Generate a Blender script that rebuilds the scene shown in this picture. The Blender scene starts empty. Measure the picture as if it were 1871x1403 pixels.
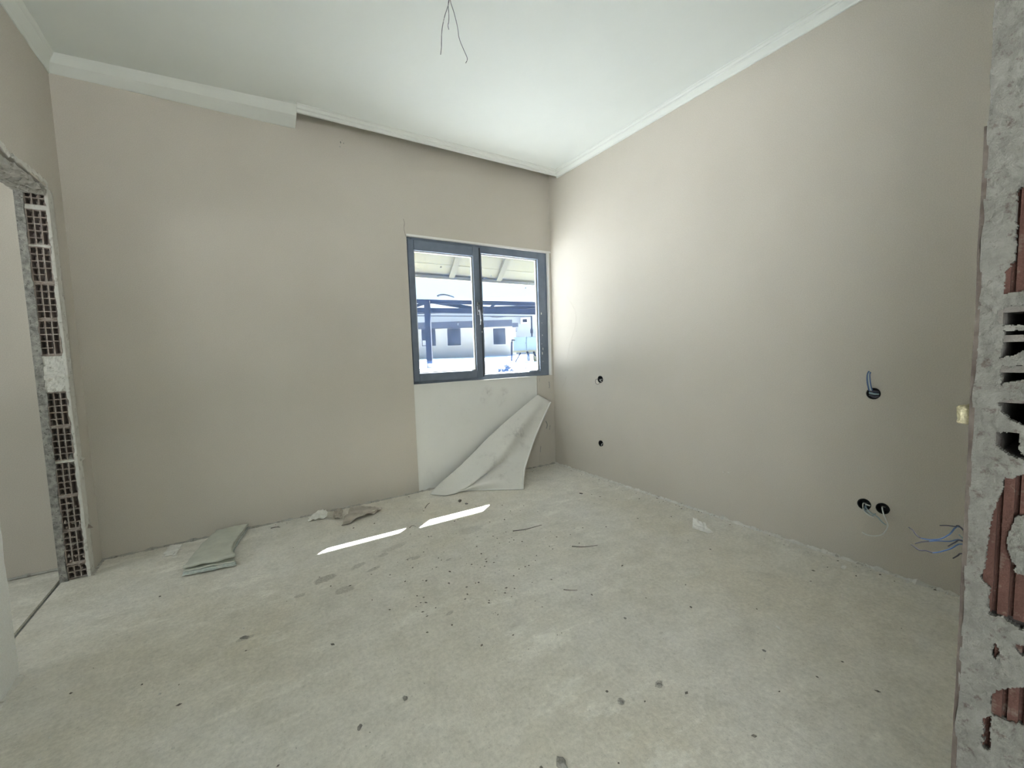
import bpy, bmesh, math, random
from mathutils import Vector, Matrix, noise
random.seed(7)
S = bpy.context.scene
C = bpy.data.collections.new('room'); S.collection.children.link(C)
PI = math.pi

# ------------------------------------------------------------------ camera
FPX, PW, PH = 769.02, 1871, 1403
CAM = Vector((-2.6307, -3.3737, 1.1579))
RT = Vector((0.84373687, -0.53578668, -0.03226038))
UP = Vector((0.06847188, 0.0478261, 0.99650603))
FW = Vector((0.53237177, 0.84299781, -0.07703897))
cd = bpy.data.cameras.new('camera'); cam = bpy.data.objects.new('camera', cd); C.objects.link(cam)
cd.sensor_fit = 'HORIZONTAL'; cd.sensor_width = 36.0; cd.lens = FPX / PW * 36.0
cd.clip_start = 0.05; cd.clip_end = 300
cam.matrix_world = Matrix(((RT.x, UP.x, -FW.x, CAM.x), (RT.y, UP.y, -FW.y, CAM.y), (RT.z, UP.z, -FW.z, CAM.z), (0, 0, 0, 1)))
S.camera = cam

def ray(px, py):
    return FW + RT * ((px - PW / 2) / FPX) - UP * ((py - PH / 2) / FPX)
def at(px, py, axis, v):            # point of the photograph on the plane axis = v
    d = ray(px, py); return CAM + d * ((v - CAM[axis]) / d[axis])
def dep(px, py, d):                 # point of the photograph at a known distance
    return CAM + ray(px, py) * d
def pix(p):
    q = Vector(p) - CAM; z = q.dot(FW)
    return (PW / 2 + FPX * q.dot(RT) / z, PH / 2 - FPX * q.dot(UP) / z)

# ------------------------------------------------------------------ world, sun, fill lamps, exposure
w = bpy.data.worlds.new('sky'); S.world = w; w.use_nodes = True
nt = w.node_tree; bg = nt.nodes['Background']
tc = nt.nodes.new('ShaderNodeTexCoord'); sp = nt.nodes.new('ShaderNodeSeparateXYZ'); rp = nt.nodes.new('ShaderNodeValToRGB')
nt.links.new(tc.outputs['Generated'], sp.inputs[0]); nt.links.new(sp.outputs['Z'], rp.inputs[0]); nt.links.new(rp.outputs[0], bg.inputs[0])
rp.color_ramp.elements[0].position = 0.0; rp.color_ramp.elements[0].color = (0.66, 0.92, 1.0, 1)
rp.color_ramp.elements[1].position = 0.6; rp.color_ramp.elements[1].color = (0.62, 0.82, 1.0, 1)
bg.inputs[1].default_value = 1.85

sd = bpy.data.lights.new('sun', 'SUN'); sun = bpy.data.objects.new('sun', sd); C.objects.link(sun)
sd.energy = 140.0; sd.angle = 0.009; sd.color = (1.0, 0.985, 0.96)
SUNDIR = Vector((-0.885, -0.68, -1.0)).normalized()
sun.rotation_euler = SUNDIR.to_track_quat('-Z', 'Y').to_euler(); sun.location = (6, 6, 8)

def fill_lamp(name, loc, tgt, sx, sy, power, col):
    l = bpy.data.lights.new(name, 'AREA'); o = bpy.data.objects.new(name, l); C.objects.link(o)
    l.shape = 'RECTANGLE'; l.size = sx; l.size_y = sy; l.energy = power; l.color = col
    o.location = loc; o.rotation_euler = (Vector(tgt) - Vector(loc)).to_track_quat('-Z', 'Z').to_euler()
    return o
# added fill lamps in openings of the unseen hall and the side room
fill_lamp('hall_side_fill', (-4.97, -5.2, 1.2), (0, -5.2, 1.2), 2.5, 2.1, 62, (1.0, 0.99, 0.96))
fill_lamp('hall_rear_fill', (-2.6, -6.95, 1.5), (-2.6, 0, 1.5), 1.1, 1.2, 2.0, (1.0, 0.98, 0.94))
fill_lamp('side_room_fill', (-6.45, -1.5, 1.5), (0, -1.5, 1.5), 1.8, 1.3, 13, (1.0, 0.97, 0.90))

S.view_settings.view_transform = 'Standard'; S.view_settings.look = 'None'
S.view_settings.gamma = 1.0; S.view_settings.use_curve_mapping = False
S.view_settings.exposure = 0.45
S.cycles.max_bounces = 12; S.cycles.diffuse_bounces = 7; S.cycles.adaptive_threshold = 0.02; S.cycles.transparent_max_bounces = 12

# ------------------------------------------------------------------ helpers
def tag(o, label=None, cat=None, group=None, kind=None):
    if label: o['label'] = label
    if cat: o['category'] = cat
    if group: o['group'] = group
    if kind: o['kind'] = kind
    return o
def link(name, me, mat=None, parent=None, kind=None):
    o = bpy.data.objects.new(name, me); C.objects.link(o)
    if mat is not None and not me.materials: me.materials.append(mat)
    if parent is not None: o.parent = parent; o.matrix_parent_inverse = parent.matrix_basis.inverted()
    if kind: o['kind'] = kind
    return o
def empty(name, loc, label=None, cat=None, group=None, kind=None):
    o = bpy.data.objects.new(name, None); C.objects.link(o); o.location = loc; o.empty_display_size = 0.05
    return tag(o, label, cat, group, kind)

class MB:
    def __init__(s): s.v = []; s.f = []
    def quad(s, a, b, c, d):
        n = len(s.v); s.v += [tuple(a), tuple(b), tuple(c), tuple(d)]; s.f.append((n, n + 1, n + 2, n + 3)); return s
    def box(s, x0, y0, z0, x1, y1, z1):
        n = len(s.v)
        s.v += [(x0, y0, z0), (x1, y0, z0), (x1, y1, z0), (x0, y1, z0), (x0, y0, z1), (x1, y0, z1), (x1, y1, z1), (x0, y1, z1)]
        for q in ((0, 3, 2, 1), (4, 5, 6, 7), (0, 1, 5, 4), (1, 2, 6, 5), (2, 3, 7, 6), (3, 0, 4, 7)): s.f.append(tuple(n + i for i in q))
        return s
    def bar(s, a, b, wx, wz, up=(0, 0, 1)):          # box-section bar from a to b
        a, b = Vector(a), Vector(b); d = (b - a).normalized(); u = Vector(up)
        r = d.cross(u); r = r.normalized() if r.length > 1e-6 else Vector((1, 0, 0)); u = r.cross(d).normalized()
        n = len(s.v)
        for p in (a, b):
            for i, j in ((-1, -1), (1, -1), (1, 1), (-1, 1)): s.v.append(tuple(p + r * (i * wx / 2) + u * (j * wz / 2)))
        for q in ((3, 2, 1, 0), (4, 5, 6, 7), (0, 1, 5, 4), (1, 2, 6, 5), (2, 3, 7, 6), (3, 0, 4, 7)): s.f.append(tuple(n + i for i in q))
        return s
    def tube(s, pts, r, k=8, taper=1.0, sub=4):
        pts = [Vector(p) for p in pts]; P = []
        if len(pts) > 2:
            for i in range(len(pts) - 1):
                p0, p1, p2, p3 = pts[max(i - 1, 0)], pts[i], pts[i + 1], pts[min(i + 2, len(pts) - 1)]
                for j in range(sub):
                    t = j / sub
                    P.append(0.5 * ((2 * p1) + (p2 - p0) * t + (2 * p0 - 5 * p1 + 4 * p2 - p3) * t * t + (3 * p1 - p0 - 3 * p2 + p3) * t ** 3))
            P.append(pts[-1])
        else: P = pts
        n0 = len(s.v); ref = Vector((0.31, 0.2, 0.93)); m = len(P)
        for i, p in enumerate(P):
            d = (P[min(i + 1, m - 1)] - P[max(i - 1, 0)]).normalized()
            a = d.cross(ref); a = a.normalized() if a.length > 1e-4 else Vector((1, 0, 0)); b = d.cross(a).normalized()
            rr = r * (1 + (taper - 1) * i / max(1, m - 1))
            for j in range(k):
                t = 2 * PI * j / k; s.v.append(tuple(p + a * (rr * math.cos(t)) + b * (rr * math.sin(t))))
        for i in range(m - 1):
            for j in range(k):
                s.f.append((n0 + i * k + j, n0 + i * k + (j + 1) % k, n0 + (i + 1) * k + (j + 1) % k, n0 + (i + 1) * k + j))
        s.f.append(tuple(n0 + j for j in reversed(range(k)))); s.f.append(tuple(n0 + (m - 1) * k + j for j in range(k)))
        return s
    def prism(s, poly, off):                          # polygon (3-D points) swept by the vector off
        n = len(s.v); k = len(poly); off = Vector(off)
        s.v += [tuple(Vector(p)) for p in poly] + [tuple(Vector(p) + off) for p in poly]
        s.f.append(tuple(n + i for i in reversed(range(k)))); s.f.append(tuple(n + k + i for i in range(k)))
        for i in range(k): s.f.append((n + i, n + (i + 1) % k, n + k + (i + 1) % k, n + k + i))
        return s
    def grid(s, fn, nu, nv):
        n = len(s.v)
        for j in range(nv + 1):
            for i in range(nu + 1): s.v.append(tuple(fn(i / nu, j / nv)))
        for j in range(nv):
            for i in range(nu):
                a = n + j * (nu + 1) + i; s.f.append((a, a + 1, a + nu + 2, a + nu + 1))
        return s
    def sheet(s, fn, nu, nv, th):                     # grid with a real thickness
        top = [[Vector(fn(i / nu, j / nv)) for i in range(nu + 1)] for j in range(nv + 1)]
        nor = []
        for j in range(nv + 1):
            row = []
            for i in range(nu + 1):
                a = top[j][min(i + 1, nu)] - top[j][max(i - 1, 0)]; b = top[min(j + 1, nv)][i] - top[max(j - 1, 0)][i]
                c = a.cross(b); row.append(c.normalized() if c.length > 1e-9 else Vector((0, 0, 1)))
            nor.append(row)
        n = len(s.v); W1 = nu + 1; N = W1 * (nv + 1)
        for j in range(nv + 1):
            for i in range(W1): s.v.append(tuple(top[j][i]))
        for j in range(nv + 1):
            for i in range(W1): s.v.append(tuple(top[j][i] - nor[j][i] * th))
        for j in range(nv):
            for i in range(nu):
                a = n + j * W1 + i; s.f.append((a, a + 1, a + W1 + 1, a + W1)); a += N; s.f.append((a, a + W1, a + W1 + 1, a + 1))
        def rim(seq):
            for p, q in zip(seq, seq[1:]): s.f.append((n + p, n + N + p, n + N + q, n + q))
        rim([i for i in range(W1)]); rim([nu + j * W1 for j in range(nv + 1)])
        rim([nv * W1 + i for i in reversed(range(W1))]); rim([j * W1 for j in reversed(range(nv + 1))])
        return s
    def chunk(s, c, r, sq=(1, 1, 0.6), seed=0, lv=1):
        bm = bmesh.new(); bmesh.ops.create_icosphere(bm, subdivisions=lv, radius=1)
        n = len(s.v); c = Vector(c); rn = random.Random(seed); off = Vector((rn.random() * 50, rn.random() * 50, rn.random() * 50)); a = rn.random() * 6.28
        for v in bm.verts:
            k = 1 + 0.75 * noise.noise(v.co * 1.6 + off); p = Vector((v.co.x * sq[0], v.co.y * sq[1], v.co.z * sq[2])) * (r * k)
            s.v.append((c.x + p.x * math.cos(a) - p.y * math.sin(a), c.y + p.x * math.sin(a) + p.y * math.cos(a), c.z + p.z))
        for f in bm.faces: s.f.append(tuple(n + v.index for v in f.verts))
        bm.free(); return s
    def mesh(s, name='m', smooth=False, fix=True):
        me = bpy.data.meshes.new(name); me.from_pydata(s.v, [], s.f); me.update()
        if fix:
            bm = bmesh.new(); bm.from_mesh(me); bmesh.ops.recalc_face_normals(bm, faces=bm.faces); bm.to_mesh(me); bm.free()
        if smooth:
            for p in me.polygons: p.use_smooth = True
        return me
    def build(s, name, mat, parent=None, kind=None, smooth=False, bevel=0):
        o = link(name, s.mesh(name, smooth), mat, parent, kind)
        if bevel:
            m = o.modifiers.new('bevel', 'BEVEL'); m.width = bevel; m.segments = 2; m.limit_method = 'ANGLE'
        return o

def ragged(p, q, step, amp, seed, lead=(0, 0, 0)):
    """points from p to q with a broken, uneven course; amp is a vector"""
    p, q, amp = Vector(p), Vector(q), Vector(amp); n = max(2, int((q - p).length / step)); out = []
    for i in range(n + 1):
        t = i / n; e = noise.noise(Vector((t * n * 0.21 + seed, seed * 1.7, 0))) + 0.6 * noise.noise(Vector((t * n * 0.55 + seed, 3.1, seed)))
        out.append(p.lerp(q, t) + amp * e)
    return out

# ------------------------------------------------------------------ materials
def mat(name, col, rough=0.8, var=None, scale=8.0, bump=0.0, bscale=60.0, metal=0.0, detail=6.0, spec=0.3):
    m = bpy.data.materials.new(name); m.use_nodes = True; t = m.node_tree; b = t.nodes['Principled BSDF']
    b.inputs['Base Color'].default_value = (*col, 1); b.inputs['Roughness'].default_value = rough; b.inputs['Metallic'].default_value = metal
    b.inputs['Specular IOR Level'].default_value = spec
    co = t.nodes.new('ShaderNodeTexCoord')
    if var:
        n = t.nodes.new('ShaderNodeTexNoise'); n.inputs['Scale'].default_value = scale; n.inputs['Detail'].default_value = detail
        r = t.nodes.new('ShaderNodeValToRGB'); r.color_ramp.elements[0].color = (*col, 1); r.color_ramp.elements[1].color = (*var, 1)
        r.color_ramp.elements[0].position = 0.38; r.color_ramp.elements[1].position = 0.62
        t.links.new(co.outputs['Object'], n.inputs['Vector']); t.links.new(n.outputs['Fac'], r.inputs[0]); t.links.new(r.outputs[0], b.inputs['Base Color'])
    if bump:
        n2 = t.nodes.new('ShaderNodeTexNoise'); n2.inputs['Scale'].default_value = bscale; n2.inputs['Detail'].default_value = 5
        bp = t.nodes.new('ShaderNodeBump'); bp.inputs['Strength'].default_value = bump; bp.inputs['Distance'].default_value = 0.01
        t.links.new(co.outputs['Object'], n2.inputs['Vector']); t.links.new(n2.outputs['Fac'], bp.inputs['Height']); t.links.new(bp.outputs[0], b.inputs['Normal'])
    return m

class NT:
    """small node-writing helper"""
    def __init__(s, name):
        s.m = bpy.data.materials.new(name); s.m.use_nodes = True; s.t = s.m.node_tree; s.b = s.t.nodes['Principled BSDF']
        s.co = s.t.nodes.new('ShaderNodeTexCoord').outputs['Object']
    def lk(s, a, b): s.t.links.new(a, b)
    def noise(s, scale, detail=6, rough=0.55, vec=None, sx=None):
        n = s.t.nodes.new('ShaderNodeTexNoise'); n.inputs['Scale'].default_value = scale; n.inputs['Detail'].default_value = detail; n.inputs['Roughness'].default_value = rough
        v = vec or s.co
        if sx:
            mp = s.t.nodes.new('ShaderNodeMapping'); mp.inputs['Scale'].default_value = sx; s.lk(v, mp.inputs[0]); v = mp.outputs[0]
        s.lk(v, n.inputs['Vector']); return n.outputs['Fac']
    def ramp(s, fac, a, b, ca=(0, 0, 0), cb=(1, 1, 1)):
        r = s.t.nodes.new('ShaderNodeValToRGB'); r.color_ramp.elements[0].position = a; r.color_ramp.elements[1].position = b
        r.color_ramp.elements[0].color = (*ca, 1); r.color_ramp.elements[1].color = (*cb, 1); s.lk(fac, r.inputs[0]); return r.outputs[0]
    def mix(s, fac, a, b, mode='MIX'):
        n = s.t.nodes.new('ShaderNodeMix'); n.data_type = 'RGBA'; n.blend_type = mode
        for k, v in ((0, fac), (6, a), (7, b)):
            if isinstance(v, (int, float)): n.inputs[k].default_value = v
            elif isinstance(v, tuple): n.inputs[k].default_value = (*v, 1)
            else: s.lk(v, n.inputs[k])
        return n.outputs[2]
    def math(s, op, a, b=0.0):
        n = s.t.nodes.new('ShaderNodeMath'); n.operation = op
        for k, v in ((0, a), (1, b)):
            if isinstance(v, (int, float)): n.inputs[k].default_value = v
            else: s.lk(v, n.inputs[k])
        return n.outputs[0]
    def bump(s, h, strength, dist=0.01, prev=None):
        n = s.t.nodes.new('ShaderNodeBump'); n.inputs['Strength'].default_value = strength; n.inputs['Distance'].default_value = dist
        s.lk(h, n.inputs['Height'])
        if prev: s.lk(prev, n.inputs['Normal'])
        return n.outputs[0]
    def done(s, col, rough=0.85, nor=None):
        s.lk(col, s.b.inputs['Base Color']); s.b.inputs['Roughness'].default_value = rough; s.b.inputs['Specular IOR Level'].default_value = 0.25
        if nor: s.lk(nor, s.b.inputs['Normal'])
        return s.m

def wall_material(name, c1, c2):
    n = NT(name); a = n.noise(1.1, 5); col = n.mix(n.ramp(a, 0.35, 0.65), c1, c2)
    d = n.noise(14, 8, 0.7); col = n.mix(n.math('MULTIPLY', n.ramp(d, 0.55, 0.8), 0.10), col, (0.40, 0.38, 0.34))
    g = n.ramp(n.noise(230, 2, 0.6), .30, .70, (.93, .93, .93), (1.07, 1.07, 1.07)); col = n.mix(1.0, col, g, 'MULTIPLY')
    weave = n.noise(420, 2, 0.5, sx=(1, 1, 0.35)); un = n.noise(5, 4)
    nor = n.bump(un, 0.06, 0.02); nor = n.bump(weave, 0.2, 0.002, nor)
    return n.done(col, 0.75, nor)
M = {}
M['wall'] = wall_material('beige_wallpaper', (0.515, 0.482, 0.428), (0.545, 0.512, 0.458))
M['plaster'] = wall_material('bare_white_plaster', (0.72, 0.725, 0.70), (0.77, 0.775, 0.755))
M['ceil'] = mat('ceiling_paint', (0.775, 0.815, 0.795), 0.85, (0.795, 0.835, 0.815), 2.0, 0.05, 30)
M['cornice'] = mat('cornice_paint', (0.79, 0.82, 0.795), 0.7, bump=0.05, bscale=25)

# floor: dusty screed with pale scumbles, specks and damp shoe marks
n = NT('dusty_screed')
base = n.mix(n.ramp(n.noise(0.9, 5), 0.35, 0.68), (0.63, 0.595, 0.515), (0.71, 0.695, 0.665))
base = n.mix(n.math('MULTIPLY', n.ramp(n.noise(7, 8, 0.65), 0.5, 0.72), 0.35), base, (0.46, 0.445, 0.40))
pale = n.math('MULTIPLY', n.ramp(n.noise(3.2, 9, 0.72, sx=(1.0, 2.2, 1)), 0.53, 0.63), n.ramp(n.noise(0.8, 2), 0.38, 0.58))
base = n.mix(n.math('MULTIPLY', pale, 0.85), base, (0.82, 0.80, 0.74))
base = n.mix(n.math('MULTIPLY', n.ramp(n.noise(38, 5, 0.7), 0.60, 0.70), 0.35), base, (0.30, 0.285, 0.25))
base = n.mix(n.math('MULTIPLY', n.ramp(n.noise(110, 3, 0.6), 0.64, 0.72), 0.5), base, (0.66, 0.65, 0.6))
base = n.mix(n.math('MULTIPLY', n.ramp(n.noise(160, 3, 0.6), 0.66, 0.71), 0.6), base, (0.22, 0.21, 0.19))
base = n.mix(1.0, base, n.ramp(n.noise(60, 6, 0.75), .32, .68, (.86, .86, .86), (1.12, 1.12, 1.12)), 'MULTIPLY')
base = n.mix(1.0, base, n.ramp(n.noise(9, 6, 0.7), .32, .68, (.93, .93, .92), (1.08, 1.08, 1.08)), 'MULTIPLY')
sep = n.t.nodes.new('ShaderNodeSeparateXYZ'); n.lk(n.co, sep.inputs[0])
wob = n.math('MULTIPLY', n.math('SUBTRACT', n.noise(26, 7, 0.8), 0.5), 3.4)
grit = n.ramp(n.noise(130, 3, 0.6), 0.40, 0.55)
stains = None
for px, py, a, b, ang, k in ((594, 1058, .062, .035, .35, .62), (630, 1077, .05, .035, .1, .5), (654, 1034, .05, .025, .5, .38), (683, 1039, .04, .016, .3, .5),
                             (700, 1014, .035, .02, .2, .4), (760, 1019, .03, .018, .2, .5), (447, 1166, .032, .015, 0, .55), (860, 968, .10, .05, .2, .3), (548, 1088, .025, .016, 0, .5),
                             (720, 1000, .09, .03, .3, .3), (822, 1120, .02, .012, .4, .5), (1205, 1250, .022, .014, .3, .7), (1135, 1282, .016, .013, .5, .8), (820, 1022, .022, .009, .3, .5), (748, 1020, .03, .008, .2, .5)):
    p = at(px, py, 2, 0); ca, sa = math.cos(ang), math.sin(ang)
    dx = n.math('SUBTRACT', sep.outputs[0], p.x); dy = n.math('SUBTRACT', sep.outputs[1], p.y)
    u = n.math('ADD', n.math('MULTIPLY', dx, ca / a), n.math('MULTIPLY', dy, sa / a)); v = n.math('ADD', n.math('MULTIPLY', dx, -sa / b), n.math('MULTIPLY', dy, ca / b))
    r2 = n.math('ADD', n.math('ADD', n.math('MULTIPLY', u, u), n.math('MULTIPLY', v, v)), wob)
    e = n.math('MULTIPLY', n.ramp(r2, 0.7, 1.15, (1, 1, 1), (0, 0, 0)), k)
    stains = e if stains is None else n.math('MAXIMUM', stains, e)
base = n.mix(n.math('MULTIPLY', stains, n.math('ADD', n.math('MULTIPLY', grit, 0.5), 0.5)), base, (0.235, 0.22, 0.195))
nor = n.bump(n.noise(5, 6, 0.6), 0.15, 0.02); nor = n.bump(n.noise(70, 5, 0.7), 0.38, 0.006, nor)
M['floor'] = n.done(base, 0.9, nor)

def rough_cement(name, c1, c2, c3, k=1.0):
    n = NT(name); col = n.mix(n.ramp(n.noise(16 * k, 6, .65), .35, .65), c1, c2)
    col = n.mix(n.ramp(n.noise(34 * k, 7, .7), .56, .66), col, c3)
    nor = n.bump(n.noise(60 * k, 7, .7), 0.7, 0.008)
    return n.done(col, 0.95, nor)
M['cement'] = rough_cement('rough_cement', (0.36, 0.35, 0.32), (0.50, 0.49, 0.45), (0.22, 0.20, 0.18))
M['cement_dark'] = rough_cement('dark_cement', (0.22, 0.23, 0.22), (0.36, 0.37, 0.35), (0.12, 0.11, 0.105))
M['chip'] = rough_cement('broken_plaster', (0.60, 0.59, 0.55), (0.70, 0.69, 0.65), (0.42, 0.40, 0.36))
M['brick'] = rough_cement('old_red_brick', (0.062, 0.030, 0.023), (0.085, 0.042, 0.033), (0.12, 0.095, 0.08))
M['brick_grey'] = rough_cement('dusty_hollow_brick', (0.30, 0.245, 0.215), (0.40, 0.355, 0.325), (0.55, 0.52, 0.48), 1.6)
M['cement_mottled'] = rough_cement('mottled_cement', (0.20, 0.20, 0.19), (0.44, 0.43, 0.40), (0.10, 0.095, 0.09), 2.4)
M['brick_near'] = rough_cement('plaster_smeared_brick', (0.13, 0.12, 0.105), (0.17, 0.16, 0.145), (0.09, 0.066, 0.055))
M['void'] = mat('shaded_cavity', (0.03, 0.026, 0.024), 1.0)  # near-black: shade of the deep gaps put into the colour
M['edge_shade'] = mat('brown_edge_shade', (0.06, 0.046, 0.038), 0.8, (0.10, 0.085, 0.072), 30, 0.3, 90)
M['frame'] = mat('anthracite_window_profile', (0.12, 0.15, 0.20), 0.45, (0.14, 0.17, 0.22), 14, 0.03, 60)
M['gasket'] = mat('dark_gasket', (0.04, 0.045, 0.05), 0.6)
M['bead'] = mat('bead_reflection', (0.55, 0.55, 0.52), 0.5)  # bright reflection along the bead is put into this pale colour
M['handle'] = mat('grey_handle', (0.20, 0.21, 0.24), 0.35, metal=0.3)
M['tape'] = mat('white_tape', (0.75, 0.75, 0.73), 0.6)
M['speck'] = mat('dark_fleck', (0.05, 0.05, 0.055), 0.8)
M['black'] = mat('black_plastic', (0.018, 0.018, 0.02), 0.5)
M['wire_dark'] = mat('dark_wire', (0.085, 0.085, 0.11), 0.5)
M['wire_blue'] = mat('blue_wire', (0.10, 0.17, 0.36), 0.45)
M['wire_pale'] = mat('pale_wire', (0.62, 0.64, 0.62), 0.5)
M['wire_teal'] = mat('grey_blue_wire', (0.33, 0.42, 0.46), 0.5)
M['foam'] = mat('yellow_foam', (0.72, 0.66, 0.45), 0.95, (0.60, 0.54, 0.36), 60, 0.8, 120)
M['foil'] = mat('pale_green_packing_sheet', (0.56, 0.57, 0.50), 0.6, (0.50, 0.51, 0.45), 14, 0.2, 40)
M['foil_edge'] = mat('packing_sheet_edge', (0.40, 0.44, 0.42), 0.6, (0.50, 0.53, 0.50), 60, 0.2, 90)
M['paper'] = mat('white_paper', (0.80, 0.79, 0.75), 0.8, (0.70, 0.69, 0.65), 18, 0.1, 60)
M['kraft'] = mat('brown_grey_paper', (0.50, 0.46, 0.40), 0.85, (0.38, 0.345, 0.30), 12, 0.2, 50)
M['stone'] = mat('grey_stone', (0.20, 0.195, 0.18), 0.95, (0.32, 0.31, 0.285), 40, 0.5, 120)
M['leaf'] = mat('dry_dark_leaf', (0.13, 0.12, 0.105), 0.9)
M['twig'] = mat('dark_twig', (0.14, 0.125, 0.11), 0.9)
M['crumb'] = mat('dark_crumbs', (0.17, 0.155, 0.135), 0.95)
M['crumb_pale'] = mat('pale_crumbs', (0.66, 0.65, 0.61), 0.95)
# fallen sheet: white vinyl with grey smudges, crease shade put into the colour
n = NT('white_vinyl_sheet')
sm = n.ramp(n.noise(9, 7, .7), .52, .70); sep = n.t.nodes.new('ShaderNodeSeparateXYZ'); n.lk(n.co, sep.inputs[0])
def blob(px, py, yy, r):
    p = at(px, py, 1, yy); v = n.t.nodes.new('ShaderNodeVectorMath'); v.operation = 'DISTANCE'; n.lk(n.co, v.inputs[0]); v.inputs[1].default_value = p
    return n.ramp(v.outputs['Value'], 0.0, r, (1, 1, 1), (0, 0, 0))
b1 = n.math('MAXIMUM', blob(950, 795, -.22, .17), n.math('MULTIPLY', blob(958, 775, -.2, .22), .7)); b1 = n.math('MAXIMUM', b1, n.math('MULTIPLY', blob(905, 855, -.3, .22), .45))
sp2 = n.ramp(n.noise(90, 3, .6), .68, .72)
col = n.mix(n.math('MULTIPLY', sm, n.math('ADD', n.math('MULTIPLY', b1, 1.0), 0.10)), (0.66, 0.655, 0.62), (0.22, 0.21, 0.22))
col = n.mix(n.math('MULTIPLY', b1, 0.30), col, (0.30, 0.29, 0.295))
col = n.mix(n.math('MULTIPLY', sp2, 0.4), col, (0.2, 0.19, 0.18))
M['sheet'] = n.done(col, 0.65, n.bump(n.noise(30, 5), 0.12, 0.006))
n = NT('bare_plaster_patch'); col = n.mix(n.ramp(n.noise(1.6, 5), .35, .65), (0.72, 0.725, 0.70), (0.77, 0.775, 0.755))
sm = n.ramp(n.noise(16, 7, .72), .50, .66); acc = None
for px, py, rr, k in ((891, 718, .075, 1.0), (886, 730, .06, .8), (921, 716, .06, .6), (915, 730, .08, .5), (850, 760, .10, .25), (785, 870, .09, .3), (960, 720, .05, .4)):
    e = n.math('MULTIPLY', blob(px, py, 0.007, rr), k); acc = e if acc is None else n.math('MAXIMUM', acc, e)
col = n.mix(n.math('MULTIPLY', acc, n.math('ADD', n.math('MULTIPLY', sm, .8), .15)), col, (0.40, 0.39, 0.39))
col = n.mix(n.math('MULTIPLY', n.ramp(n.noise(70, 3, .6), .70, .74), .35), col, (0.3, 0.29, 0.27))
M['patch'] = n.done(col, 0.85, n.bump(n.noise(40, 5), 0.08, 0.004))
# dusty glazing; outdoor dimming and a blue haze veil are put into its colour
m = bpy.data.materials.new('dusty_haze_glass'); m.use_nodes = True; t = m.node_tree
for x in list(t.nodes): t.nodes.remove(x)
out = t.nodes.new('ShaderNodeOutputMaterial'); tr = t.nodes.new('ShaderNodeBsdfTransparent'); tl = t.nodes.new('ShaderNodeBsdfTranslucent'); gl = t.nodes.new('ShaderNodeBsdfGlossy')
tr.inputs[0].default_value = (0.78, 0.795, 0.805, 1); tl.inputs[0].default_value = (0.20, 0.42, 1.0, 1); gl.inputs['Roughness'].default_value = 0.03
a1 = t.nodes.new('ShaderNodeMixShader'); a1.inputs[0].default_value = 0.0125; a2 = t.nodes.new('ShaderNodeMixShader'); a2.inputs[0].default_value = 0.03
t.links.new(tr.outputs[0], a1.inputs[1]); t.links.new(tl.outputs[0], a1.inputs[2]); t.links.new(a1.outputs[0], a2.inputs[1]); t.links.new(gl.outputs[0], a2.inputs[2]); t.links.new(a2.outputs[0], out.inputs[0])
M['glass'] = m
# outdoors
M['ground'] = mat('pale_dry_ground', (0.68, 0.70, 0.71), 0.95, (0.72, 0.74, 0.75), 0.7, 0.3, 3)
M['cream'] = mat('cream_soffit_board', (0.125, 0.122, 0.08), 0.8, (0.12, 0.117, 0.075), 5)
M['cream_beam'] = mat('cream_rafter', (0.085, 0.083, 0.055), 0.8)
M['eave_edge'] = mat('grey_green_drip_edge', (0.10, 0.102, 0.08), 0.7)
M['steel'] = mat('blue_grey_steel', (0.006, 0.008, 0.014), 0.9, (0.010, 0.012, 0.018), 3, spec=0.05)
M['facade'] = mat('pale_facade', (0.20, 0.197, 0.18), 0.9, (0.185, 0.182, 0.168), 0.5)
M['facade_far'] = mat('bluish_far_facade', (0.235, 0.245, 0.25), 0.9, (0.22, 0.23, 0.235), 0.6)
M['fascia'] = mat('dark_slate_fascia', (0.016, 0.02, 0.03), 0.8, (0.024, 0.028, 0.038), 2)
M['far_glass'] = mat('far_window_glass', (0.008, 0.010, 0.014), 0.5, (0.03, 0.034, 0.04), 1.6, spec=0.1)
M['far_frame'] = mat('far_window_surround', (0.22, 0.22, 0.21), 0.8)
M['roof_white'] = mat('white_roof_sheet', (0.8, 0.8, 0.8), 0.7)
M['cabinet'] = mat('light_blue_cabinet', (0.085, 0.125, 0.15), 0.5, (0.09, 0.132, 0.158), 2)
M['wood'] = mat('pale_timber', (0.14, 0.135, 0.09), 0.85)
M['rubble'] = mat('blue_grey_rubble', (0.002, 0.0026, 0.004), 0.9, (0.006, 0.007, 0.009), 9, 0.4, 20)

# ------------------------------------------------------------------ the room
W, H, L = 3.427, 2.84, 3.234          # left wall at x=-W, ceiling at z=H, front wall face at y=-L; corner by the window at the origin
TL = 0.12                             # thickness of the left wall
XJ = -1.828                           # doorway jamb beside the camera
YB = -0.225                           # brick jamb of the opening in the left wall
YN = -1.10                            # other jamb of that opening
ZO = 2.072                            # its lintel

fl = MB().box(-W - TL + 0.004, -7.0, -0.12, 0.12, 0.10, 0.0).build('floor', M['floor'], kind='structure')
tag(fl, 'dusty grey concrete floor of the empty room')
MB().box(-5.2, -7.0, -0.12, -W - TL + .004, -3.4, 0.0).build('floor', M['floor'], kind='structure')
so = MB().box(-6.6, -3.4, -0.12, -W - TL - 0.018, 0.10, -0.004).build('floor', M['floor'], kind='structure')
tag(so, 'concrete floor of the room beyond the left opening')
MB().box(-W - TL - 0.03, -3.4, -0.12, -W - TL + 0.02, 0.10, -0.016).build('trim_1', M['cement_dark'], kind='structure')

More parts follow.
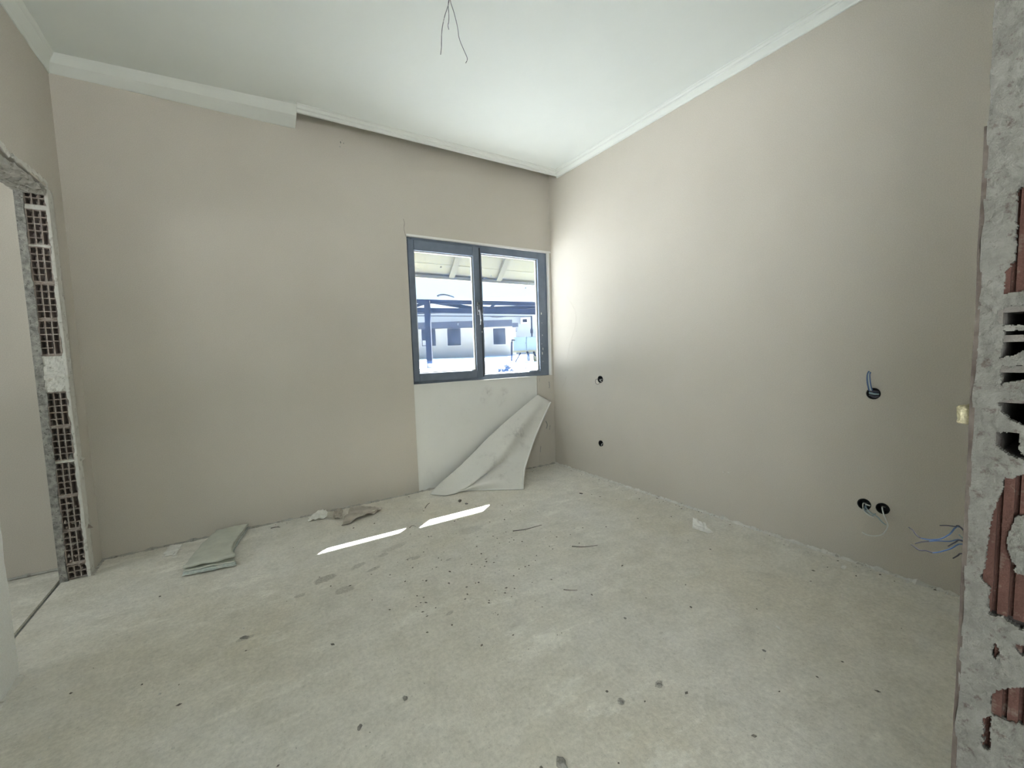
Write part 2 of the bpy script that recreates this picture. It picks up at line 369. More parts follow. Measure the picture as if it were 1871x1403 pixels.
# window wall: boxes round the opening
WX0, WX1, WZ0, WZ1 = -1.462, -0.034, 0.908, 2.118
b = MB(); T = 0.22
b.box(-6.6, 0, -0.1, WX0, T, H + 0.25); b.box(WX0, 0, WZ1, WX1, T, H + 0.25); b.box(WX1, 0, -0.1, 0.14, T, H + 0.25)
b.box(-0.205, 0, -0.1, WX1, T, WZ0); b.box(WX0, 0.02, -0.1, -0.205, T, WZ0 - 0.002)
b.prism([(-0.205, 0.001, 0), (-0.205, 0.001, 0.70), (-0.78, 0.001, 0)], (0, 0.02, 0))
wb = b.build('wall_back', M['wall'], kind='structure')
b = MB(); poly = [(WX0, 0.007, 0), (WX0, 0.007, WZ0), (-0.205, 0.007, WZ0), (-0.205, 0.007, 0.70), (-0.78, 0.007, 0)]
b.prism(poly, (0, 0.013, 0)).build('plaster_patch', M['patch'], wb)['label'] = 'bare white plaster patch under the window'
# hairline crack and small scar over the window
b = MB(); b.tube([at(x, y, 1, -0.0005) for x, y in ((737, 400), (739, 408), (738, 417), (741, 432))], 0.0012, 4).build('crack', M['speck'], wb)
for px, py, r in ((622, 260, .010), (628, 262, .006), (621, 268, .005), (625, 256, .004)):
    p = at(px, py, 1, 0.0); MB().chunk(p, r, (1, .3, .9), px).build('plaster_scar', M['cement_dark'], wb)

# right wall with sunk round boxes
SOCK = [(1097, 693, .032), (1098, 810, .028), (1596, 719, .029), (1579, 921, .029), (1613, 929, .028)]
SP = [(at(x, y, 0, 0), r) for x, y, r in SOCK]
wr = MB().box(0, -3.5, -0.1, 0.16, 0.05, H + 0.25).build('wall_right', M['wall'], kind='structure')
cut = MB()
for p, r in SP: cut.tube([(-0.05, p.y, p.z), (0.06, p.y, p.z)], r, 24)
co_ = link('cutter', cut.mesh('cutter')); bo = wr.modifiers.new('holes', 'BOOLEAN'); bo.object = co_; bo.solver = 'EXACT'
bpy.context.view_layer.update()
dg = bpy.context.evaluated_depsgraph_get(); me = bpy.data.meshes.new_from_object(wr.evaluated_get(dg)); wr.modifiers.clear(); wr.data = me
bpy.data.objects.remove(co_)
for pts in (((1035, 540), (1052, 572), (1050, 600), (1042, 625), (1036, 655)), ((1035, 688), (1031, 700), (1027, 706)), ((1036, 840), (1040, 862))):
    MB().tube([at(x, y, 0, -0.0004) for x, y in pts], 0.0007, 4).build('scratch', M['kraft'], wr)
for px, py, r in ((1322, 862, .014), (1331, 863, .007)):
    p = at(px, py, 0, -0.002); MB().chunk(p, r, (.35, 1, .35), px).build('torn_paper_flap', M['paper'], wr)

# left wall: stub by the window, lintel, and the long part nearer the camera
xf = -W - TL
b = MB()
b.box(xf, YB + 0.075, 0, -W, 0.03, H + 0.2)                  # behind the exposed bricks
b.box(xf, YN, ZO, -W, YB + 0.075, H + 0.2)                   # over the opening
b.box(xf, -3.4, 0, -W, YN, H + 0.2)                          # near part
wl = b.build('wall_left', M['wall'], kind='structure')
# plaster skins standing proud of the brick jamb, with broken edges
e = ragged((-W - 0.011, 0, 0.0), (-W - 0.011, 0, ZO), 0.012, (0.006, 0, 0), 3.3)
poly = [(-W, YB - 0.004, 0)] + [(-W, YB - 0.004, ZO)] + [(p.x, YB - 0.004, p.z) for p in reversed(e)]
MB().prism(poly, (0, 0.085, 0)).build('plaster_skin', M['chip'], wl)
poly = [(-W, YB - 0.004, 0), (-W + 0.0006, YB - 0.004, 0), (-W + 0.0006, YB - 0.004, ZO), (-W, YB - 0.004, ZO)]
e = ragged((xf + 0.032, 0, 0.0), (xf + 0.032, 0, ZO), 0.012, (0.006, 0, 0), 9.1)
poly = [(xf, YB - 0.003, ZO), (xf, YB - 0.003, 0)] + [(p.x, YB - 0.003, p.z) for p in e]
MB().prism(poly, (0, 0.085, 0)).build('cement_skin', M['cement_mottled'], wl)
# hollow bricks, cores facing the room
def hollow(w, h, d, cols, rows, t, seed=0, clog=0.0, keep=None):
    b = MB(); rn = random.Random(seed); cw = (w - t * (cols + 1)) / cols; ch = (h - t * (rows + 1)) / rows
    for i in range(cols + 1):
        x = i * (cw + t); dy = rn.uniform(0, .004); b.box(x, dy, 0, x + t, d, h)
    for j in range(rows + 1):
        for i in range(cols):
            z = j * (ch + t) + rn.uniform(-.0012, .0012); x = t + i * (cw + t)
            if rn.random() < 0.05 and 0 < j < rows: continue
            b.box(x, rn.uniform(0, .006), z, x + cw, d, z + t)
    b.box(0, d, 0, w, d + 0.006, h)
    for j in range(rows):
        for i in range(cols):
            if rn.random() < clog: b.chunk((t + i * (cw + t) + cw * rn.random(), 0.006, t + j * (ch + t) + ch * rn.random()), cw * rn.uniform(.35, .7), (1, .6, .9), rn.random() * 99)
    return b
BW = TL - 0.041; variants = [hollow(BW, 0.178, 0.055, 3, 5, 0.0052, s, c).mesh('hollow_brick', fix=True) for s, c in ((1, .02), (2, .1), (3, .05), (4, .35))]
for v in variants: v.materials.append(M['brick_grey'])
x0 = xf + 0.031
zt = [0.092 + 0.1876 * k for k in range(10)]
for i, z in enumerate(zt):
    if i == 5:     # this course is plastered over
        def fn(u, v): return (x0 + BW * u, YB - 0.002 + 0.006 * noise.noise(Vector((u * 4, v * 9, 3.3))) + 0.002 * noise.noise(Vector((u * 9, v * 20, 1.3))), z - 0.006 + 0.186 * v)
        MB().sheet(fn, 10, 22, 0.05).build('mortar_patch', M['chip'], wl)
    else:
        o = link('brick', variants[(0, 3, 1, 2, 0, 1, 0, 2, 1, 0, 2)[i % 11] if i > 0 else 3], None, wl); o.location = (x0 + random.uniform(-.002, .002), YB + random.uniform(0, .005), z)
    # bed joint
    def fj(u, v): return (x0 + BW * u, YB + 0.004 + 0.008 * noise.noise(Vector((u * 5, i * 7.7, v))), z - 0.0105 + 0.011 * v)
    MB().sheet(fj, 8, 2, 0.06).build('mortar_joint', M['brick_grey'] if i not in (3, 9) else M['chip'], wl)
cut2 = hollow(BW, 0.072, 0.055, 3, 2, 0.0052, 11, .4).mesh('hollow_brick'); cut2.materials.append(M['brick_grey'])
o = link('brick', cut2, None, wl); o.location = (x0, YB + .003, 0.006)
o = link('brick', cut2, None, wl); o.location = (x0, YB + .006, zt[-1] + 0.199)
zz = zt[-1] + 0.272
MB().box(x0, YB + .004, zt[-1] + .178, x0 + BW, YB + .06, zt[-1] + .2).build('mortar_joint', M['chip'], wl)
MB().box(x0, YB + .004, zz, x0 + BW, YB + .07, ZO + 0.01).build('mortar_joint', M['cement_dark'], wl)
# lintel underside, hacked rough, and the chipped plaster edge over it
def fn(u, v):
    x = xf + TL * u; y = YB + (YN - YB) * v
    return (x, y + 0.01, ZO - 0.004 + 0.012 * noise.noise(Vector((x * 22, y * 14, 0))) + 0.008 * noise.noise(Vector((x * 60, y * 45, 2))) - 0.035 * v)
MB().sheet(fn, 12, 60, -0.03).build('hacked_lintel', M['cement'], wl)
e = ragged((-W, YB, ZO + 0.012), (-W, YN, ZO - 0.02), 0.012, (0, 0, 0.016), 5.5)
e2 = ragged((-W, YB, ZO + 0.032), (-W, YN, ZO + 0.012), 0.012, (0, 0, 0.014), 8.5)
poly = [(-W - 0.002, p.y, p.z) for p in e] + [(-W - 0.002, p.y, p.z) for p in reversed(e2)]
MB().prism(poly, (0.005, 0, 0)).build('chipped_plaster_edge', M['chip'], wl)
e = ragged((-W, YB, 0), (-W, YB, ZO + .03), 0.012, (0, 0.012, 0), 2.5)
poly = [(-W - .002, YB + 0.013 + abs(p.y - YB), p.z) for p in e] + [(-W - .002, YB - 0.003, ZO + .03), (-W - .002, YB - 0.003, 0)]
MB().prism(poly, (0.004, 0, 0)).build('chipped_plaster_edge', M['chip'], wl)
# white corner coat of the near jamb
e = ragged((-W, YN, 0.0), (-W, YN, ZO), 0.02, (0, 0.006, 0), 6.2)
poly = [(-W - .002, p.y, p.z) for p in e] + [(-W - .002, -3.2, ZO), (-W - .002, -3.2, 0)]
MB().prism(poly, (0.004, 0, 0)).build('white_plaster_coat', M['plaster'], wl)

# front wall with the doorway the photograph is taken from
b = MB()
b.box(XJ + 0.27, -L - 0.12, 0, 0.16, -L, H + 0.2); b.box(XJ + 0.03, -L - 0.12, 0, XJ + .27, -L, 0.993); b.box(XJ + 0.03, -L - 0.12, 1.197, XJ + .27, -L, H + .2)
b.box(XJ + 0.011, -L - 0.011, .99, XJ + .27, -L, 1.2); b.box(XJ + 0.011, -L - 0.12, .99, XJ + .27, -L - .113, 1.2); b.box(-W - TL, -L - 0.12, 2.45, XJ + 0.03, -L, H + 0.2)
wf = b.build('wall_front', M['wall'], kind='structure')
# bricks of the jamb: courses of 0.2 m; one lies with its cores open
zc = 0.995
rib = MB()
rib.box(0, 0.006, 0, 0.10, 0.028, 0.19)
for i in range(7): rib.box(0.004 + i * 0.0138, 0.0, 0.0, 0.013 + i * 0.0138, 0.008, 0.19)
ribm = rib.mesh('ribbed_brick'); ribm.materials.append(M['brick'])
hol = hollow(0.10, 0.198, 0.24, 2, 5, 0.0085, 21, 0); holm = hol.mesh('hollow_brick'); holm.materials.append(M['brick_near'])
for kx in range(-5, 7):
    z = zc + kx * 0.2005
    if z < 0 or z > 2.3: continue
    o = link('brick', holm if kx == 0 else ribm, None, wf)
    o.rotation_euler = (0, 0, -PI / 2); o.location = (XJ + (0.003 if kx == 0 else 0.004), -L - 0.012, z + 0.002)
MB().box(XJ + 0.105 if False else XJ + 0.012, -L - 0.11, 0, XJ + 0.031, -L - 0.005, zc - 0.001).build('mortar_core', M['void'], wf)
MB().box(XJ + 0.012, -L - 0.11, zc + 0.2, XJ + 0.031, -L - 0.005, 2.45).build('mortar_core', M['void'], wf)
EXP = [[(1858, 345), (1880, 338), (1880, 530), (1832, 537), (1838, 495), (1855, 470)],
       [(1822, 570), (1838, 560), (1880, 556), (1880, 596), (1835, 594), (1823, 591)],
       [(1834, 604), (1880, 604), (1880, 636), (1850, 650), (1827, 656)],
       [(1829, 669), (1880, 668), (1880, 694), (1840, 697), (1828, 706)],
       [(1820, 736), (1834, 730), (1880, 732), (1880, 778), (1845, 767), (1829, 752)],
       [(1818, 790), (1863, 790), (1861, 820), (1880, 842), (1850, 836), (1818, 815)],
       [(1820, 920), (1814, 937), (1807, 972), (1801, 1023), (1791, 1058), (1807, 1072), (1806, 1123), (1830, 1128), (1880, 1160), (1880, 1055), (1858, 1050), (1843, 1010), (1841, 975), (1855, 945), (1880, 940), (1880, 866), (1836, 875)],
       [(1817, 1262), (1880, 1253), (1880, 1333), (1840, 1318), (1812, 1306), (1808, 1290)],
       [(1797, 1312), (1811, 1310), (1809, 1372), (1795, 1366)], [(1812, 1190), (1820, 1172), (1826, 1195), (1818, 1205)], [(1850, 1175), (1880, 1180), (1880, 1200), (1862, 1195)]]
def inside(x, y, poly):
    r = False; n = len(poly)
    for i in range(n):
        x1, y1 = poly[i]; x2, y2 = poly[(i + 1) % n]
        if (y1 > y) != (y2 > y) and x < (x2 - x1) * (y - y1) / (y2 - y1) + x1: r = not r
    return r
def coat(ya, yb, nyy, za, zb, nzz, fine):
    ys = [ya + (yb - ya) * i / nyy for i in range(nyy + 1)]; zs = [za + (zb - za) * j / nzz for j in range(nzz + 1)]
    vid = {}; V = []; F = []; solid = set()
    def jv(i, j, back):
        key = (i, j, back)
        if key not in vid:
            y, z = ys[i], zs[j]
            q = Vector((y * 40, z * 40, 0)); h = 0.0022 * noise.noise(q) + 0.0014 * noise.noise(q * 3.1) + 0.0028 * noise.noise(q * 0.35)
            x = XJ + 0.0005 + h if not back else XJ + 0.011
            vid[key] = len(V); V.append((x, y + (0.003 * noise.noise(Vector((z * 30, 4.2, 0))) if y == -L else 0), z))
        return vid[key]
    for j in range(nzz):
        for i in range(nyy):
            yc, zc2 = (ys[i] + ys[i + 1]) / 2, (zs[j] + zs[j + 1]) / 2
            if fine:
                q = Vector((yc * 150, zc2 * 150, 7)); d1 = 4 * noise.noise(q) + 2.5 * noise.noise(q * 2.7); d2 = 4 * noise.noise(q + Vector((9, 0, 0))) + 2.5 * noise.noise(q * 2.7 + Vector((9, 0, 0)))
                px, py = pix((XJ, yc, zc2)); ex = px > 1785 and any(inside(px + d1, py + d2, pg) for pg in EXP)
            else: ex = yc < -L - 0.02 and noise.noise(Vector((yc * 14, zc2 * 7, 1))) > 0.18
            if not ex: solid.add((i, j))
    for (i, j) in solid:
        F.append((jv(i, j, 0), jv(i + 1, j, 0), jv(i + 1, j + 1, 0), jv(i, j + 1, 0)))
        for di, dj, a, c in ((-1, 0, (i, j), (i, j + 1)), (1, 0, (i + 1, j + 1), (i + 1, j)), (0, -1, (i + 1, j), (i, j)), (0, 1, (i, j + 1), (i + 1, j + 1))):
            if (i + di, j + dj) not in solid: F.append((jv(*a, 0), jv(*a, 1), jv(*c, 1), jv(*c, 0)))
    jm = bpy.data.meshes.new('cement_coat'); jm.from_pydata(V, [], F); jm.update()
    bmx = bmesh.new(); bmx.from_mesh(jm); bmesh.ops.recalc_face_normals(bmx, faces=bmx.faces); bmx.to_mesh(jm); bmx.free()
    link('cement_coat', jm, M['coat'], wf)['label'] = 'smeared grey cement coat over the brick jamb'
M['coat'] = rough_cement('smeared_cement_coat', (0.14, 0.137, 0.122), (0.19, 0.187, 0.167), (0.095, 0.083, 0.07), 2.2)
coat(-L, -L - .06, 60, .5, 1.65, 900, True); coat(-L - .06, -L - .115, 18, .5, 1.65, 200, False)
coat(-L, -L - .115, 30, 0, .5, 90, False); coat(-L, -L - .115, 30, 1.65, 2.45, 140, False)
e = ragged((0, -L, 0), (0, -L, 1.42), 0.02, (0, 0.0012, 0), 1.2)  # brown strip added in place of the jamb's plaster edge in shade
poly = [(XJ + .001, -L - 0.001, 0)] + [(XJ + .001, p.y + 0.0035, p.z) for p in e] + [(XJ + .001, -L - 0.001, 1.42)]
MB().prism(poly, (0.03, 0, 0)).build('shaded_edge_strip', M['edge_shade'], wf)['label'] = 'brown edge strip, plaster edge shade put into its colour'

# ceiling with the curtain slot along the window wall
XP = -2.222; YP = -0.13
b = MB(); b.box(-6.6, -7.0, H, 0.14, YP, H + 0.2); b.box(-6.6, YP, H, XP, 0.05, H + 0.2); b.box(XP, YP, H + 0.14, 0.14, 0.05, H + 0.2)
ce = b.build('ceiling', M['ceil'], kind='structure')
def cornice(name, prof, fn, pts, rag=0):
    """profile (distance, z) swept along points; fn maps (distance, along, z) to the world"""
    b = MB(); k = len(prof); n0 = len(b.v)
    for s_ in pts:
        for d, z in prof:
            r = rag * noise.noise(Vector((s_ * 9, d * 40, z * 17))); b.v.append(tuple(fn(d + r, s_, z + r * .6)))
    m = len(pts)
    for i in range(m - 1):
        for j in range(k): b.f.append((i * k + j, i * k + (j + 1) % k, (i + 1) * k + (j + 1) % k, (i + 1) * k + j))
    b.f.append(tuple(range(k))); b.f.append(tuple((m - 1) * k + j for j in reversed(range(k))))
    return b.build(name, M['cornice'], kind='structure')
prof = [(0, 2.788), (0.010, 2.788), (0.012, 2.796), (0.036, 2.814), (0.037, 2.821), (0.046, 2.823), (0.050, 2.834), (0.062, 2.836), (0.062, H + .01), (0, H + .01)]
cornice('trim_2', prof, lambda d, s_, z: (-d, s_, z), [YP - 0.001, -L])
profl = [(0, 2.750), (0.008, 2.750), (0.014, 2.765), (0.05, 2.815), (0.062, 2.822), (0.07, 2.834), (0.085, H + .01), (0, H + .01)]
profl = [(d * .62 if z < H else d * .62, H - (H - z) * (.95 if z > 2.751 else 1)) for d, z in profl]
cornice('trim_3', profl, lambda d, s_, z: (-W + d, s_, z), [0.0 - 3.234 * i / 120 for i in range(121)], 0.006)
# lip of the curtain slot, and the boxed piece where the slot ends
lip = [(0, 2.800), (0.016, 2.800), (0.020, 2.816), (0.034, 2.818), (0.040, 2.834), (0.052, 2.836), (0.052, H + .01), (0, H + .01)]
cornice('trim_4', lip, lambda d, s_, z: (s_, YP - d, z), [XP, -0.01])
box_ = [(0, 2.755), (0.012, 2.755), (0.10, 2.785), (0.125, 2.792), (0.165, 2.826), (0.185, H + .01), (0, H + .01)]
cornice('trim_5', box_, lambda d, s_, z: (s_, -d * (0.34 + 0.56 * (s_ + W) / (XP + W)), z), [-W + (XP + W) * i / 40 for i in range(41)], 0.002)

# hall behind the camera, room beyond the opening; gaps cut for fill lamps
b = MB(); b.box(-5.2, -7.1, 0, -3.2, -6.98, H); b.box(-2.0, -7.1, 0, 0.4, -6.98, H); b.box(-3.2, -7.1, 0, -2.0, -6.98, .85); b.box(-3.2, -7.1, 2.15, -2.0, -6.98, H)
b.box(-5.2, -7.1, 0, -5.0, -3.4, 0.12); b.box(-5.2, -7.1, 2.35, -5.0, -3.4, H); b.box(-5.2, -3.9, .12, -5.0, -3.4, 2.35); b.box(-5.2, -7.1, .12, -5.0, -6.5, 2.35); b.box(0.14, -7.1, 0, 0.34, -3.4, H)
b.build('wall_hall', M['wall'], kind='structure')
b = MB(); b.box(-6.7, -3.4, 0, -6.55, 0.0, 0.8); b.box(-6.7, -3.4, 2.2, -6.55, 0, H); b.box(-6.7, -0.55, .8, -6.55, 0, 2.2); b.box(-6.7, -3.4, .8, -6.55, -2.5, 2.2)
b.box(-6.7, -3.5, 0, -W - TL, -3.36, H)
b.build('wall_side_room', M['wall'], kind='structure')

# broken plaster ridges and dust along the foot of the walls
def ridge(name, fn, n, seed, hgt, m):
    b = MB(); k = 5
    for i in range(n + 1):
        t = i / n; a = noise.noise(Vector((t * n * 0.16, seed, 0))); c = noise.noise(Vector((t * n * 0.5, seed, 4)))
        hh = max(0.0015, hgt * (0.55 + 0.9 * a + 0.5 * c)); ww = max(0.003, hgt * (1.2 + 1.0 * c + .8 * a))
        for d, z in ((-.002, hh), (ww * .35, hh * .95), (ww * .8, hh * .5), (ww, 0.0), (-.002, -0.002)): b.v.append(tuple(fn(t, d, z)))
    for i in range(n):
        for j in range(k): b.f.append((i * k + j, i * k + (j + 1) % k, (i + 1) * k + (j + 1) % k, (i + 1) * k + j))
    return b.build(name, m, kind='structure')
ridge('baseboard_right', lambda t, d, z: (-d, -L * t, z), 420, 3.0, 0.016, M['chip'])
ridge('baseboard_back', lambda t, d, z: (-W + (W - 0.003) * t, -d + (0.007 if -W + W * t > WX0 and -W + W * t < -.205 else 0), z), 420, 8.0, 0.013, M['cement'])
ridge('baseboard_left', lambda t, d, z: (-W + d, YN - 2.0 * t, z), 200, 12.0, 0.012, M['chip'])
ridge('baseboard_side_room', lambda t, d, z: (-6 + (6 + xf) * -0 + (6 - W - TL) * t, -d, z), 200, 15.0, 0.014, M['cement'])
ridge('baseboard_stub', lambda t, d, z: (-W + d, YB * t, z), 30, 19.0, 0.010, M['cement'])

# ------------------------------------------------------------------ window
win = empty('window_1', (-0.757, 0.05, WZ0), 'two-pane anthracite window beside the room corner', kind='structure')
y0, y1 = 0.028, 0.078
def ring(x0, z0, x1, z1, l, bo, r, tp, ya, yb):
    return MB().box(x0, ya, z0, x0 + l, yb, z1).box(x1 - r, ya, z0, x1, yb, z1).box(x0 + l, ya, z0, x1 - r, yb, z0 + bo).box(x0 + l, ya, z1 - tp, x1 - r, yb, z1)
fr = MB().box(WX0, y0, WZ0, WX0 + .045, y1, WZ1).box(WX1 - .106, y0, WZ0, WX1, y1, WZ1).box(WX0 + .045, y0, WZ0, WX1 - .106, y1, WZ0 + .048).box(WX0 + .045, y0, WZ1 - .07, WX1 - .106, y1, WZ1)
fr.box(-0.825, y0, WZ0 + .048, -0.765, y1, WZ1 - .07)
fr.build('window_frame', M['frame'], win, bevel=0.004)
sx0, sx1, sz0, sz1 = WX0 + 0.012, -0.792, WZ0 + 0.02, WZ1 - 0.022
sash = ring(sx0, sz0, sx1, sz1, .050, .072, .066, .085, y0 - 0.012, y1 - 0.016).build('window_sash', M['frame'], win, bevel=0.005)
def glaze(gx0, gz0, gx1, gz1, yy, par):
    ring(gx0 - .006, gz0 - .006, gx1 + .006, gz1 + .006, .016, .014, .016, .014, yy - .006, yy + .012).build('glazing_bead', M['bead'], par)
    ring(gx0 - .009, gz0 - .009, gx1 + .009, gz1 + .009, .013, .012, .013, .012, yy - .012, yy - .005).build('gasket', M['gasket'], par)
    return MB().box(gx0 - .006, yy + .002, gz0 - .006, gx1 + .006, yy + .006, gz1 + .006).build('window_pane', M['glass'], par)
gL = glaze(sx0 + .050, sz0 + .072, sx1 - .066, sz1 - .085, 0.040, sash)
gR = glaze(-0.765, WZ0 + .048, WX1 - .106, WZ1 - .07, 0.060, win)
MB().box(-0.797, y0 - .021, WZ0 + .03, -0.790, y0, WZ1 - .03).build('sash_gasket', M['gasket'], win)
MB().box(WX0, -.003, WZ1 - .003, 0.0, y0 + .01, WZ1 + .013).build('head_bright_strip', M['tape'], win)  # white strip put in for the bright underside of the reveal
MB().box(WX0, -.004, WZ0 - .011, -.21, y0 + .01, WZ0 + .002).build('sill_lit_strip', M['tape'], win)  # white strip put in for the lit ledge below the frame
MB().box(WX1 - .002, -.002, WZ0, WX1 + .014, y0 + .01, WZ1).build('side_fillet', M['tape'], win)
# handle
hx, hz = -0.826, 1.50
hd = MB().box(hx - .015, y0 - .028, hz - .005, hx + .015, y0 - .016, hz + .075).build('handle', M['handle'], win, bevel=0.004)
b = MB().tube([(hx, y0 - .028, hz + .03), (hx, y0 - .05, hz + .03), (hx, y0 - .055, hz + .01), (hx + .004, y0 - .052, hz - .05), (hx + .002, y0 - .05, hz - .095)], 0.009, 10, 0.75)
b.build('handle_lever', M['handle'], hd, smooth=True)
MB().box(hx - .008, y0 - .030, hz + .085, hx + .008, y0 - .015, hz + .105).build('key_cover', M['gasket'], hd)
for px, py, r in ((879, 585, .010), (884, 601, .011), (881, 606, .007), (882, 574, .006)):
    MB().chunk(at(px, py, 1, y0 - .058), r, (.4, .3, 1.1), px).build('tape_scrap', M['tape'], hd)
for px, py, r in ((989, 573, .012), (990, 590, .006), (991, 612, .007), (992, 637, .011), (991, 645, .013), (990, 628, .006), (992, 660, .006)):
    MB().chunk(at(px, py, 1, y0 - .001), r, (.4, .2, 1.2), px + 3).build('tape_scrap', M['tape'], win)
for px, py, r in ((976, 685, .016), (990, 683, .015), (985, 685, .01), (966, 688, .008)):
    MB().chunk(at(px, py, 2, WZ0 + .006), r, (1.5, .8, .5), px + 3).build('plaster_crumb', M['tape'], win)
for px, py, r in ((806, 488, .010), (897, 504, .009), (965, 518, .008), (960, 526, .008), (849, 487, .004), (795, 509, .003), (811, 466, .006), (764, 491, .003)):
    MB().chunk(at(px, py, 1, 0.052 if px < 880 else 0.068), r, (1, .2, .8), px).build('fleck', M['speck'], win)
MB().chunk(at(837, 592, 1, 0.052), .014, (.5, .1, 1), 5).build('leaf_scrap', M['kraft'], win)

# ------------------------------------------------------------------ scuffs by the window
for pts, r in ((((1003, 697), (1004, 705), (1003, 709)), .004), (((997, 769), (1000, 776), (998, 783)), .005), (((1005, 777), (1004, 785)), .003), (((988, 815), (987, 826)), .003), (((986, 691), (986, 697)), .002)):
    MB().tube([at(x, y, 1, -0.001) for x, y in pts], r, 5).build('scuff_mark', M['cement_dark'], wb)

# ------------------------------------------------------------------ fallen sheet leaning under the window
def cr(pts, t):
    n = len(pts) - 1; i = min(int(t * n), n - 1); f = t * n - i
    p0, p1, p2, p3 = pts[max(i - 1, 0)], pts[i], pts[i + 1], pts[min(i + 2, n)]
    return 0.5 * ((2 * p1) + (p2 - p0) * f + (2 * p0 - 5 * p1 + 4 * p2 - p3) * f * f + (3 * p1 - p0 - 3 * p2 + p3) * f ** 3)
e0 = [at(786, 903, 1, -.12), at(803, 884, 1, -.085), at(842, 850, 1, -.07), at(900, 792, 1, -.055), at(950, 748, 1, -.04), at(983, 721, 1, -.03)]
e1 = [at(805, 905, 2, .004), at(822, 893, 1, -.16), at(856, 862, 1, -.15), at(908, 806, 1, -.12), at(953, 764, 1, -.09), at(988, 724, 1, -.04)]
e2 = [at(818, 905, 2, .005), at(834, 899, 1, -.24), at(866, 879, 1, -.25), at(915, 832, 1, -.21), at(957, 777, 1, -.13), at(993, 727, 1, -.045)]
e3 = [at(832, 900, 2, .012), at(848, 894, 1, -.235), at(878, 873, 1, -.225), at(930, 834, 1, -.19), at(962, 785, 1, -.12), at(998, 730, 1, -.045)]
e4 = [at(858, 896, 2, .004), at(880, 885, 1, -.31), at(905, 868, 1, -.28), at(942, 838, 1, -.22), at(969, 790, 1, -.125), at(1002, 732, 1, -.045)]
e5 = [at(955, 894, 2, .003), at(956, 875, 1, -.43), at(959, 855, 1, -.37), at(967, 829, 1, -.27), at(981, 790, 1, -.14), at(1006, 735, 1, -.042)]
cols = [e0, e1, e2, e3, e4, e5]
def fsheet(u, v):
    row = [cr(c, v) for c in cols]; return cr(row, u)
sh = empty('fallen_vinyl_sheet', at(850, 895, 2, 0), 'creased white vinyl sheet with grey smudges leaning below the window', 'sheet')
MB().sheet(fsheet, 44, 40, -0.004).build('sheet', M['sheet'], sh, smooth=True)
# rolled hem on its right and lower edge
hem = [fsheet(1.0, i / 24) for i in range(25)]
MB().tube([p + Vector((-.004, -.006, .004)) for p in hem], 0.008, 8, 0.9, 2).build('hem', M['tape'], sh, smooth=True)['label'] = 'pale rolled hem of the right edge'
hem2 = [fsheet(0.72 + 0.28 * i / 12, 0.0) + Vector((0, -.004, .004)) for i in range(13)]
MB().tube(hem2, 0.006, 8, 1.0, 2).build('hem', M['tape'], sh, smooth=True)

# ------------------------------------------------------------------ electrics
def wires(par, lst):
    for m_, r, pts in lst: MB().tube(pts, r, 6).build('wire', M[m_], par, smooth=True)
def jbox(i, label, group=None):
    p, r = SP[i]; o = empty('junction_box', (0.0, p.y, p.z), label, 'junction box')
    b = MB(); k = 20
    for d, rr in ((-0.003, r * .99), (-0.003, r * .86), (0.042, r * .82), (0.042, 0.0005)):
        for j in range(k): b.v.append((d, p.y + rr * math.cos(2 * PI * j / k), p.z + rr * math.sin(2 * PI * j / k)))
    for a in range(3):
        for j in range(k): b.f.append((a * k + j, a * k + (j + 1) % k, (a + 1) * k + (j + 1) % k, (a + 1) * k + j))
    b.build('cup', M['black'], o, smooth=False)
    return o, p
def W_(x, px, py): return at(px, py, 0, x)
o, p = jbox(0, 'upper sunk box near the window with a thin looped wire')
wires(o, [('wire_dark', .0016, [(0.03, p.y, p.z), W_(-.01, 1097, 692), W_(-.03, 1089, 693), W_(-.035, 1088, 699), W_(-.03, 1092, 702), W_(-.012, 1097, 699)]), ('wire_pale', .004, [(0.03, p.y, p.z), W_(-.004, 1096, 694), W_(-.006, 1099, 697)])])
o, p = jbox(1, 'lower sunk box near the window, close to the floor')
wires(o, [('wire_pale', .003, [(0.03, p.y, p.z), W_(-.003, 1099, 812), W_(-.006, 1099, 815)])])
o, p = jbox(2, 'sunk box with a blue wire bundle standing upright')
for k, (dx, m_) in enumerate(((-2.5, 'wire_blue'), (0, 'wire_teal'), (2.5, 'wire_blue'), (1.2, 'wire_pale'))):
    wires(o, [(m_, .0032, [(0.035, p.y + .004 * k, p.z), W_(-.01, 1592 + dx, 715), W_(-.03, 1589 + dx, 707), W_(-.04, 1587 + dx, 695), W_(-.042, 1587 + dx * .8, 684), W_(-.04, 1589.5 + dx * .5, 678 + k)])])
for k in range(3):
    wires(o, [('wire_teal' if k == 1 else 'wire_dark', .005, [(0.02, p.y + .02, p.z + .012 - .012 * k), W_(-.012, 1590, 714 + 4 * k), W_(-.016, 1597, 715 + 5 * k), W_(0.0, 1605, 716 + 4 * k)])])
o, p = jbox(3, 'left one of the paired low boxes, pale wires hanging out')
wires(o, [('wire_pale', .0030, [(0.03, p.y, p.z), W_(-.015, 1577, 920), W_(-.03, 1578, 932), W_(-.035, 1588, 941), W_(-.03, 1597, 945)]),
          ('wire_teal', .0030, [(0.03, p.y, p.z), W_(-.012, 1583, 928), W_(-.03, 1590, 936), W_(-.035, 1603, 944), W_(-.035, 1611, 953), W_(-.03, 1619, 959)]),
          ('wire_teal', .0026, [(0.03, p.y, p.z), W_(-.012, 1580, 930), W_(-.03, 1588, 940), W_(-.03, 1594, 942), W_(-.02, 1600, 938)]),
          ('wire_pale', .0040, [(0.02, p.y + .005, p.z), W_(-.006, 1584, 922), W_(-.006, 1590, 924)])])
o, p = jbox(4, 'right one of the paired low boxes, long white wire looping down')
